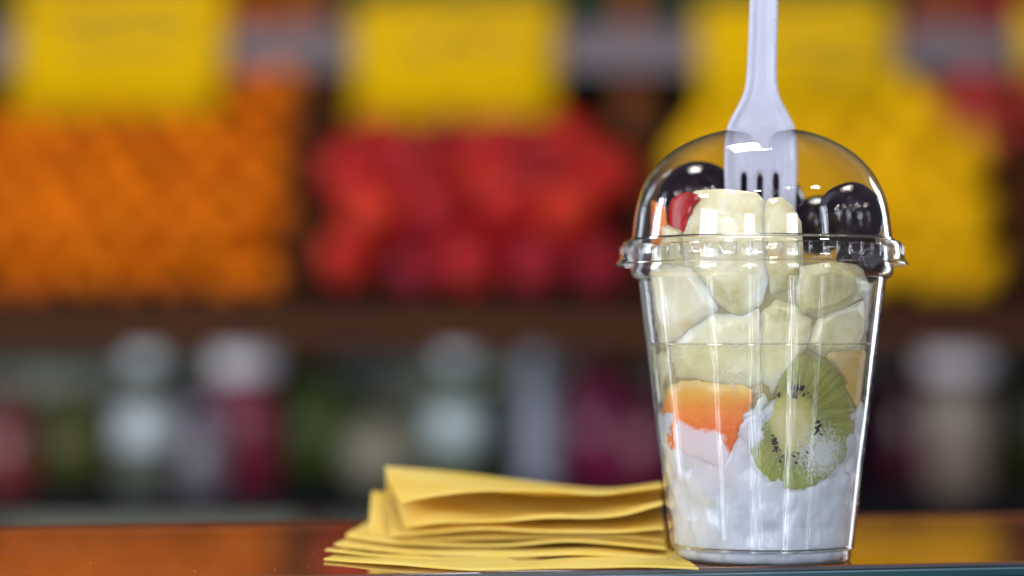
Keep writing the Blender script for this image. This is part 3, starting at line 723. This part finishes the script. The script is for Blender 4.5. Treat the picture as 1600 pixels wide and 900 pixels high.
# kiwi slice
KC = Vector((1232, 662))
def kuv(p):
    q = p - KC; sx = 105 if q.x > 0 else 66; sy = 112
    return (q.x / sx, -q.y / sy)
kiwi = wall_piece('kiwi_slice', [(1250, 556), (1280, 562), (1312, 588), (1334, 630), (1340, 672), (1326, 712), (1300, 746), (1262, 768), (1226, 768), (1190, 748), (1170, 716), (1172, 690), (1184, 668), (1206, 642), (1216, 606), (1230, 576)],
                  M['kiwi'], .22, 7, rnd=.3, step=5, rough=3, uv=kuv, lump=.15, sink=1.0)
tag(kiwi, 'green kiwi slice with black seeds, smeared with yogurt, pressed on the cup wall', 'kiwi slice')
sd = blob_mesh('seed', lambda p: Vector((p.x * .55 * (1 - .25 * p.z), p.y * .4, p.z)), 8, 6); sd.materials.append(M['seed'])
random.seed(3)
for i in range(64):
    a = (random.uniform(1.7, 3.9) if i % 2 else random.uniform(-.6, 2.0)) if i > 15 else random.choice((-2.1, -2.3, -1.9, .15, .3, .5, .75)) + random.uniform(-.15, .15)
    rr = random.uniform(.40, .56); sx = 105 if math.sin(a) > 0 else 66
    x = KC.x + sx * rr * math.sin(a); y = KC.y - 112 * rr * math.cos(a)
    if not inside(Vector((x, y)), [Vector(q) for q in [(1250, 562), (1334, 630), (1338, 672), (1300, 740), (1226, 762), (1176, 716), (1196, 640)]]): continue
    p = wall_pt(x, y, .00030 + .0002 * (i % 3)); q = Vector((p.x - CX, p.y - CY, 0)); az = math.atan2(q.x, -q.y)
    s_ = bpy.data.objects.new('seed', sd); COL.objects.link(s_); s_.parent = kiwi; s_.location = p
    k = random.uniform(.8, 1.1) * (.0011 if i <= 24 else .0007); s_.scale = (k, k, k)
    s_.rotation_euler = (0, a * .8 + random.uniform(-.5, .5), az)

# frothy yogurt smears between the fruit
for nm, pts, ins in (('smear', [(1184, 628), (1194, 614), (1200, 628), (1192, 642), (1199, 652), (1190, 668), (1197, 684), (1180, 700), (1164, 690), (1156, 668), (1166, 652), (1176, 648)], .05),
                     ('smear', [(1338, 640), (1352, 632), (1350, 690), (1338, 735), (1322, 745), (1332, 705)], .1),
                     ('smear', [(1040, 646), (1050, 640), (1056, 650), (1052, 664), (1045, 682), (1039, 672)], .05)):
    wall_piece(nm, pts, M['yogurt'], ins, 2.0, rnd=.6, step=4, rough=4, parent=yog)

# melon chunks (outlines are real chunks at different depths inside the cup)
MEL = [
 ('chunk with a torn side standing up into the dome', [(1062, 352), (1070, 322), (1088, 306), (1130, 303), (1178, 309), (1190, 322), (1192, 372), (1196, 430), (1186, 470), (1158, 488), (1136, 478), (1112, 462), (1096, 440), (1066, 410), (1056, 380)], .4, 15, 1.6, lambda x, y: 5.5 * max(0, (400 - y) / 100) + max(0, (1110 - x)) * .04),
 ('narrow chunk under the fork tines', [(1193, 326), (1204, 316), (1222, 315), (1238, 326), (1250, 350), (1254, 400), (1250, 452), (1228, 462), (1206, 458), (1196, 430), (1192, 372)], .6, 14, 1.8, lambda x, y: 6 * max(0, (400 - y) / 100)),
 ('chunk against the wall beside the upright one', [(1003, 428), (1040, 418), (1078, 424), (1104, 452), (1118, 484), (1096, 500), (1064, 524), (1034, 540), (1016, 528), (1007, 480)], .25, 14, 2.2, None),
 ('chunk just below the black grapes', [(1252, 420), (1300, 412), (1362, 418), (1366, 440), (1352, 462), (1318, 482), (1282, 493), (1254, 492), (1248, 460)], .3, 14, 2.0, None),
 ('wedge at the juice line under the curved chunk', [(1278, 500), (1312, 486), (1348, 472), (1362, 492), (1358, 530), (1340, 552), (1290, 556), (1266, 540)], .75, 13, 1.8, None),
 ('broad chunk above the papaya', [(1046, 542), (1072, 514), (1108, 492), (1140, 494), (1180, 486), (1190, 520), (1192, 560), (1188, 600), (1160, 602), (1110, 594), (1064, 590), (1044, 570)], .62, 14, 2.0, None),
 ('tall chunk beside the kiwi slice', [(1186, 484), (1212, 470), (1246, 474), (1270, 498), (1262, 540), (1240, 572), (1222, 600), (1204, 622), (1190, 604), (1186, 560), (1184, 520)], .9, 14, 2.0, None),
 ('shadowed chunk low beside the papaya', [(1014, 548), (1036, 544), (1050, 562), (1046, 590), (1036, 604), (1026, 640), (1020, 600)], 1.6, 10, 2.0, None),
 ('chunk beside the red piece, inside the lid rim', [(1004, 362), (1030, 350), (1060, 362), (1066, 410), (1050, 440), (1010, 440)], 2.5, 10, 2.0, None),
 ('chunk half hidden behind the upper wedge', [(1120, 440), (1200, 440), (1290, 470), (1300, 500), (1250, 520), (1170, 520), (1110, 500)], 9.0, 10, 3.0, None),
]
def chunk(name, pts, m, inset, thick, fn, seed):
    """knife-cut block: a front cut face, sloping side faces out to its outline, and a back"""
    rnd_ = random.Random(seed); pts = [Vector(p) for p in pts]; c = sum(pts, Vector((0, 0))) / len(pts)
    keep = [p for k, p in enumerate(pts) if (p - pts[k - 1]).length > 10]
    sh = Vector((rnd_.uniform(-7, 7), rnd_.uniform(-9, 3))); sc = rnd_.uniform(.66, .78)
    dep = rnd_.uniform(2.2, 3.4)
    def P(p, ins):
        ins += fn(p.x, p.y) if fn else 0
        zz = CH - (p.y - HOR) * CY / F; lim = (rin(zz) - ins * mm) * F / CY * .988
        return wall_pt(1190 + max(-lim, min(lim, p.x - 1190)), p.y, ins * mm)
    bm = bmesh.new(); n = len(keep); rings = []
    a_, b_ = rnd_.uniform(-.012, .012), rnd_.uniform(-.012, .012)
    front = [c + sh + (p - c) * (sc * rnd_.uniform(.92, 1.08)) for p in keep]
    rings.append([bm.verts.new(P(p, inset + .25 + max(0, (p.x - c.x) * a_ + (p.y - c.y) * b_))) for p in front])
    rings.append([bm.verts.new(P(c + (p - c) * 1.10, inset + dep * rnd_.uniform(.8, 1.2))) for p in keep])
    ctr = Vector((CX, CY, 0)); back = []
    for v_ in rings[1]:
        k = ctr - v_.co; k.z = 0; back.append(bm.verts.new(v_.co + k.normalized() * min(thick * mm, k.length * .8)))
    rings.append(back)
    for r0, r1 in zip(rings, rings[1:]):
        for k in range(n): bm.faces.new((r0[k], r0[(k + 1) % n], r1[(k + 1) % n], r1[k]))
    bm.faces.new(rings[0][::-1]); bm.faces.new(rings[-1])
    bmesh.ops.recalc_face_normals(bm, faces=bm.faces[:])
    bmesh.ops.bevel(bm, geom=bm.edges[:], offset=.0006, segments=2, affect='EDGES', profile=.5, clamp_overlap=True)
    bmesh.ops.triangulate(bm, faces=bm.faces[:]); bmesh.ops.subdivide_edges(bm, edges=[e for e in bm.edges if e.calc_length() > .004], cuts=2, use_grid_fill=True)
    for v_ in bm.verts:
        q = v_.co; d = (q - Vector((CX, CY, q.z))).normalized()
        v_.co = q + d * (.0004 * (noise.noise(q * 230) - .4)) + Vector((0, 0, .0003 * noise.noise(q * 190)))
    me = bmto(name, bm)
    for q_ in me.polygons: q_.use_smooth = True
    me.set_sharp_from_angle(angle=R(40))
    return link(name, me, m)
for q, (lab, pts, ins, th, rnd, fn) in enumerate(MEL):
    o = chunk('melon_chunk', pts, M['melon'], ins, th, fn, 40 + q)
    tag(o, 'pale green melon ' + lab, 'melon chunk', 'melon chunks in the cup')
o = wall_piece('mango_piece', [(1290, 552), (1330, 548), (1354, 552), (1350, 600), (1342, 650), (1330, 640), (1312, 590)], M['mango'], 1.0, 8, rnd=1.6, step=8, rough=2)
tag(o, 'yellow orange mango piece behind the kiwi slice', 'mango piece')
o = wall_piece('red_reflection_piece', [(1046, 372), (1044, 330), (1054, 308), (1080, 302), (1092, 310), (1078, 330), (1068, 372)], M['red'], 6.0, 5, rnd=.5, step=5, rough=4)  # red solid added in place of a reflection in the dome
tag(o, 'red piece imitating a reflection between the black grape and the upright melon', 'reflection piece')
o = wall_piece('papaya_sliver', [(1008, 318), (1026, 316), (1030, 345), (1032, 380), (1012, 384), (1008, 350)], M['orange_flesh'], 2.0, 4, rnd=1.0, step=6, rough=1)
tag(o, 'orange papaya sliver standing at the side of the dome', 'papaya piece')

# added core behind the chunks; its amber colour tones the shaded gaps between them
v, f = lathe([(.0, .052), (.034, .053)] + [(rin(zz * mm) - .0034 - .0004 * math.sin(zz * .9), zz * mm) for zz in range(55, 100, 3)] + [(.030, .1005), (.0, .101)], 64, (CX, CY))
v = [(x + .0003 * noise.noise(Vector((x * 90, y * 90, z * 90))), y, z + .001 * noise.noise(Vector((x * 110, y * 110, z * 110 + 5)))) for x, y, z in v]
o = link('gap_filler', mesh('gap_filler', v, f), simple('gap_filler', (.30, .24, .11), (.46, .39, .20), 70, .3, .3, 300, .0008, sss=.3)); tag(o, 'added amber core filling the middle of the cup between the chunks', 'filler core')
# juice between the fruit, up to its level line
def juice_profile(z0, z1, n=10):
    pr = [((rin(z0) - .0009), z0)] + [((rin(z0 + (z1 - z0) * i / n) - .00012), z0 + (z1 - z0) * i / n) for i in range(n + 1)]
    return pr
zj = wall_pt(1190, 537, 0).z
v, f = lathe(juice_profile(.053, zj), 128, (CX, CY))
jm = link('juice', mesh('juice', v, f), M['juice']); tag(jm, 'cloudy pale juice filling the gaps between the fruit above the yogurt', 'juice')
r = rin(zj) - .0002
v, f = lathe([(r, zj - .0003), (r + .0001, zj + .0002), (r - .0004, zj), (r - .0002, zj - .0004), (r, zj - .0003)], 128, (CX, CY))
link('meniscus', mesh('meniscus', v, f), M['tooth'], jm)
# froth of tiny bubbles on the inside of the wall
random.seed(11); bm = bmesh.new()
for cx_, cy_, sx, sy, n in ((1140, 590, 24, 22, 110), (1045, 565, 22, 22, 60), (1240, 700, 40, 40, 60), (1192, 650, 10, 26, 50), (1190, 540, 150, 5, 80)):
    for _ in range(n):
        x, y = random.gauss(cx_, sx * .6), random.gauss(cy_, sy * .6); s_ = random.uniform(.00008, .00026)
        if abs(x - 1190) > 165: continue
        p = wall_pt(x, y, .0001)
        bmesh.ops.create_icosphere(bm, subdivisions=1, radius=s_, matrix=Matrix.Translation(p))
fo = link('froth', bmto('froth', bm), M['bubble'], jm); tag(fo, kind='stuff')

# black grapes
def grape_shape(seed):
    def fn(p):
        q = Vector((p.x, p.y, p.z * 1.08)) * (1 + .03 * noise.noise(p * 1.4 + Vector((seed, 0, 0))))
        d = math.exp(-((1 - p.z) / .05)); q.z -= .10 * d; return q
    return fn
GM = blob_mesh('black_grape', grape_shape(2), 40, 28)
for (px, py, Y, rr, rot, lab) in ((1090, 318, .8605, .0146, (-.5, .35, .2), 'glossy black grape beside the fork, above the red piece'),
                                  (1196, 323, .8755, .0146, (-.4, .2, 1.2), 'black grape behind the fork tines'),
                                  (1330, 339, .836, .0115, (-.5, -.15, .4), 'upright black grape at the curve of the dome away from the red piece'),
                                  (1278, 352, .860, .0105, (1.3, .4, .8), 'black grape squeezed between the fork and the upright grape'),
                                  (1345, 408, .834, .0085, (1.4, -.9, .5), 'small black grape sunk below the lid rim')):
    o = link('black_grape', GM, M['grape']); o.location = at(px, py, Y); o.scale = (rr,) * 3; o.rotation_euler = rot
    tag(o, lab, 'grape', 'black grapes under the dome')

# ------------------------------------------------------------------ fork
YF = .8455
k = YF / F
half = [(-240, 17), (-150, 22), (-60, 22), (0, 22.0), (60, 22.3), (110, 23), (135, 25), (150, 29), (165, 36), (180, 44), (192, 50), (205, 54), (222, 56), (262, 57), (300, 56), (345, 54), (385, 51)]
left = [Vector((1189 + 4 * (0 if y > 150 else (150 - y) / 150) - w, y)) for y, w in half]
right = [Vector((1189 + 4 * (0 if y > 150 else (150 - y) / 150) + w, y)) for y, w in half]
left = catmull(left, 5, False); right = catmull(right, 5, False)
bot = []; tw = 102
# tine ends and slots from right to left
xs_t = [1238, 1213.5, 1188.5, 1163.5, 1139]
pts_bottom = []
tx = [(1238, 1218.5), (1208.5, 1193.5), (1183.5, 1168.5), (1158.5, 1139)]
for i, (xr_, xl_) in enumerate(tx):
    xm = (xr_ + xl_) / 2
    pts_bottom += [Vector((xr_ - 1, 400)), Vector((xm + 3, 418)), Vector((xm - 3, 418)), Vector((xl_ + 1, 400))]
    if i < 3:
        xn = tx[i + 1][0]
        pts_bottom += [Vector((xl_, 360)), Vector((xl_, 320)), Vector((xl_, 276)), Vector(((xl_ + xn) / 2 + 2.5, 269)), Vector(((xl_ + xn) / 2 - 2.5, 269)), Vector((xn, 276)), Vector((xn, 320)), Vector((xn, 360))]
poly = right + pts_bottom + left[::-1]
outer = left + right[::-1]
def fdepth(p):                                  # raised rim round a shallow channel
    dl = min(edge_dist(p, outer), 30) if p.y < 395 else 30
    e = dl / 4.5
    rim = -.0011 * math.exp(-((e - .9) / 1.15) ** 2)
    curve = .0035 * max(0, (p.y - 205) / 200) ** 2 - .004 * max(0, (180 - p.y) / 400)
    cross = .0012 * (1 - ((p.x - 1190) / 57) ** 2) * min(1, max(0, (p.y - 160) / 60))
    ribs = 0
    if 236 < p.y < 300:
        for xc in (1151, 1176, 1201, 1226): ribs -= .0005 * math.exp(-((abs(p.x - xc) - 6.5) / 2.2) ** 2) * min(1, (p.y - 236) / 20)
    return rim + curve + cross + ribs
def f_front(p, d):
    q = at(p.x, p.y, YF); return Vector((q.x, YF + fdepth(p) + (.0003 if d < .5 else 0), q.z))
def f_back(p, d):
    q = f_front(p, d); return q + Vector((0, .0013, 0))
me = slab('fork', poly, 5.5, f_front, f_back)
fk = link('fork', me, M['fork']); tag(fk, 'white plastic fork standing upright through the lid', 'fork')
md = fk.modifiers.new('soft', 'BEVEL'); md.width = .0003; md.segments = 2; md.limit_method = 'ANGLE'; md.angle_limit = R(50)

# ------------------------------------------------------------------ napkins
def sheet(name, lip, ridge, m, parent, sag=.0, wave=.0006, seed=0, nu=60, nv=18, back=None, lipcurl=.0, thick=.0007):
    """paper layer from a front lip (list of world points) up to a ridge, folding down behind if back is given"""
    lip = catmull3(lip, nu); ridge = catmull3(ridge, nu); v, f = [], []; rows = nv + (5 if back else 0)
    for i in range(nu + 1):
        a, b = lip[i], ridge[i]
        for j in range(rows):
            if j < nv:
                t = j / (nv - 1); p = a.lerp(b, t); p = p + Vector((0, 0, -sag * math.sin(math.pi * t) + lipcurl * (1 - t) ** 4))
                w = wave * noise.noise(Vector((p.x * 38 + seed * 7, t * 2.3, seed))) * math.sin(math.pi * min(1, t + .12)) * 2
                p = p + Vector((0, -w * .5, w))
            else:
                q = (j - nv + 1) / 5; p = b + Vector((0, back * q, -(b.z - .004) * q * .92 + .0012 * math.sin(q * 3.1)))
            v.append(p)
    for i in range(nu):
        for j in range(rows - 1): f.append((i * rows + j, (i + 1) * rows + j, (i + 1) * rows + j + 1, i * rows + j + 1))
    o = link(name, mesh(name, v, f), m, parent)
    md = o.modifiers.new('thickness', 'SOLIDIFY'); md.thickness = thick; md.offset = 0
    return o
def catmull3(pts, n):
    out = []; m = len(pts)
    for i in range(n + 1):
        t = i / n * (m - 1); k = min(m - 2, int(t)); t -= k
        g = lambda q: pts[max(0, min(m - 1, q))]
        p0, p1, p2, p3 = g(k - 1), g(k), g(k + 1), g(k + 2)
        out.append(0.5 * ((2 * p1) + (p2 - p0) * t + (2 * p0 - 5 * p1 + 4 * p2 - p3) * t * t + (3 * p1 - p0 - 3 * p2 + p3) * t ** 3))
    return out
def pl(*a): return [at(x, y, Y) for x, y, Y in a]
n1 = empty('napkin', (0, .86, 0)); tag(n1, 'yellow paper napkin lying flat at the bottom of the pile, corner reaching the cup', 'napkin', 'yellow napkins beside the cup')
G0 = lambda x, y, z=.0012: on_counter(x, y, z)
sheet('layer', [G0(506, 873), G0(620, 882), G0(760, 889), G0(900, 886.5), G0(1000, 885), G0(1092, 887)], pl((575, 858, .93), (700, 856, .93), (800, 855, .92), (900, 855, .91), (1000, 856, .90), (1040, 862, .89)), M['napkin'], n1, wave=.0006, seed=1, lipcurl=-.0002)
sheet('layer', pl((508, 863, .856), (620, 872, .846), (760, 881, .834), (900, 882, .832), (1000, 881, .826), (1086, 886, .812)), pl((572, 846, .93), (700, 846, .93), (800, 845, .92), (900, 846, .91), (1000, 850, .90), (1036, 856, .89)), M['napkin'], n1, wave=.0010, seed=2, lipcurl=.0003)
n2 = empty('napkin', (0, .89, .004)); tag(n2, 'yellow paper napkin with ragged end, second from the counter in the pile', 'napkin', 'yellow napkins beside the cup')
sheet('layer', pl((522, 852, .872), (640, 864, .862), (780, 870, .852), (900, 866, .846), (1045, 874, .842)), pl((580, 828, .935), (700, 836, .935), (800, 834, .93), (900, 834, .92), (1030, 842, .91)), M['napkin'], n2, wave=.0005, seed=3)
sheet('layer', pl((540, 838, .885), (640, 850, .876), (780, 853, .866), (900, 846, .860), (1042, 858, .852)), pl((584, 812, .94), (700, 822, .94), (800, 822, .935), (900, 820, .93), (1030, 826, .915)), M['napkin'], n2, wave=.0008, seed=4)
n3 = empty('napkin', (0, .9, .009)); tag(n3, 'yellow paper napkin with a square upright end in the middle of the pile', 'napkin', 'yellow napkins beside the cup')
sheet('layer', pl((574, 846, .892), (660, 844, .884), (780, 842, .874), (900, 838, .870), (1040, 846, .862)), pl((581, 769, .925), (700, 778, .94), (800, 782, .94), (900, 786, .935), (1030, 786, .92)), M['napkin'], n3, wave=.0012, seed=5, back=.02)
sheet('layer', pl((610, 838, .888), (680, 832, .878), (780, 828, .868), (900, 832, .864), (1038, 826, .858)), pl((606, 764, .930), (700, 772, .94), (800, 776, .94), (900, 780, .935), (1030, 778, .92)), M['napkin'], n3, wave=.0010, seed=6)
n4 = empty('napkin', (0, .9, .013)); tag(n4, 'yellow paper napkin folded to a peak on top of the pile', 'napkin', 'yellow napkins beside the cup')
sheet('layer', pl((634, 821, .882), (700, 816, .872), (800, 813, .866), (900, 810, .862), (970, 802, .860), (1036, 788, .858)), pl((603, 735, .925), (700, 743, .935), (800, 755, .935), (900, 766, .93), (970, 768, .925), (1034, 762, .915)), M['napkin'], n4, wave=.0016, seed=7, sag=.0018)
sheet('layer', pl((628, 783, .880), (680, 774, .874), (760, 768, .872), (850, 766, .872), (940, 772, .874), (1036, 760, .872)), pl((602, 730, .920), (700, 738, .930), (800, 750, .930), (900, 762, .925), (960, 764.5, .92), (1034, 755, .905)), M['napkin'], n4, wave=.0010, seed=8, sag=.0008, back=.02)
# dust and crumbs on the counter
random.seed(5); bm = bmesh.new()
for _ in range(36):
    p = on_counter(random.uniform(-40, 1640), random.uniform(838, 896)); r = random.uniform(.00005, .00016)
    if p.y < fa.y + (p.x - fa.x) * (fb.y - fa.y) / (fb.x - fa.x) + .002: continue
    bmesh.ops.create_icosphere(bm, subdivisions=1, radius=r, matrix=Matrix.Translation(p + Vector((0, 0, r * .8 + ctop(p)))))
tag(link('crumbs', bmto('crumbs', bm), M['crumb']), 'pale specks of dust and crumbs scattered on the dark counter', 'crumbs', kind='stuff')
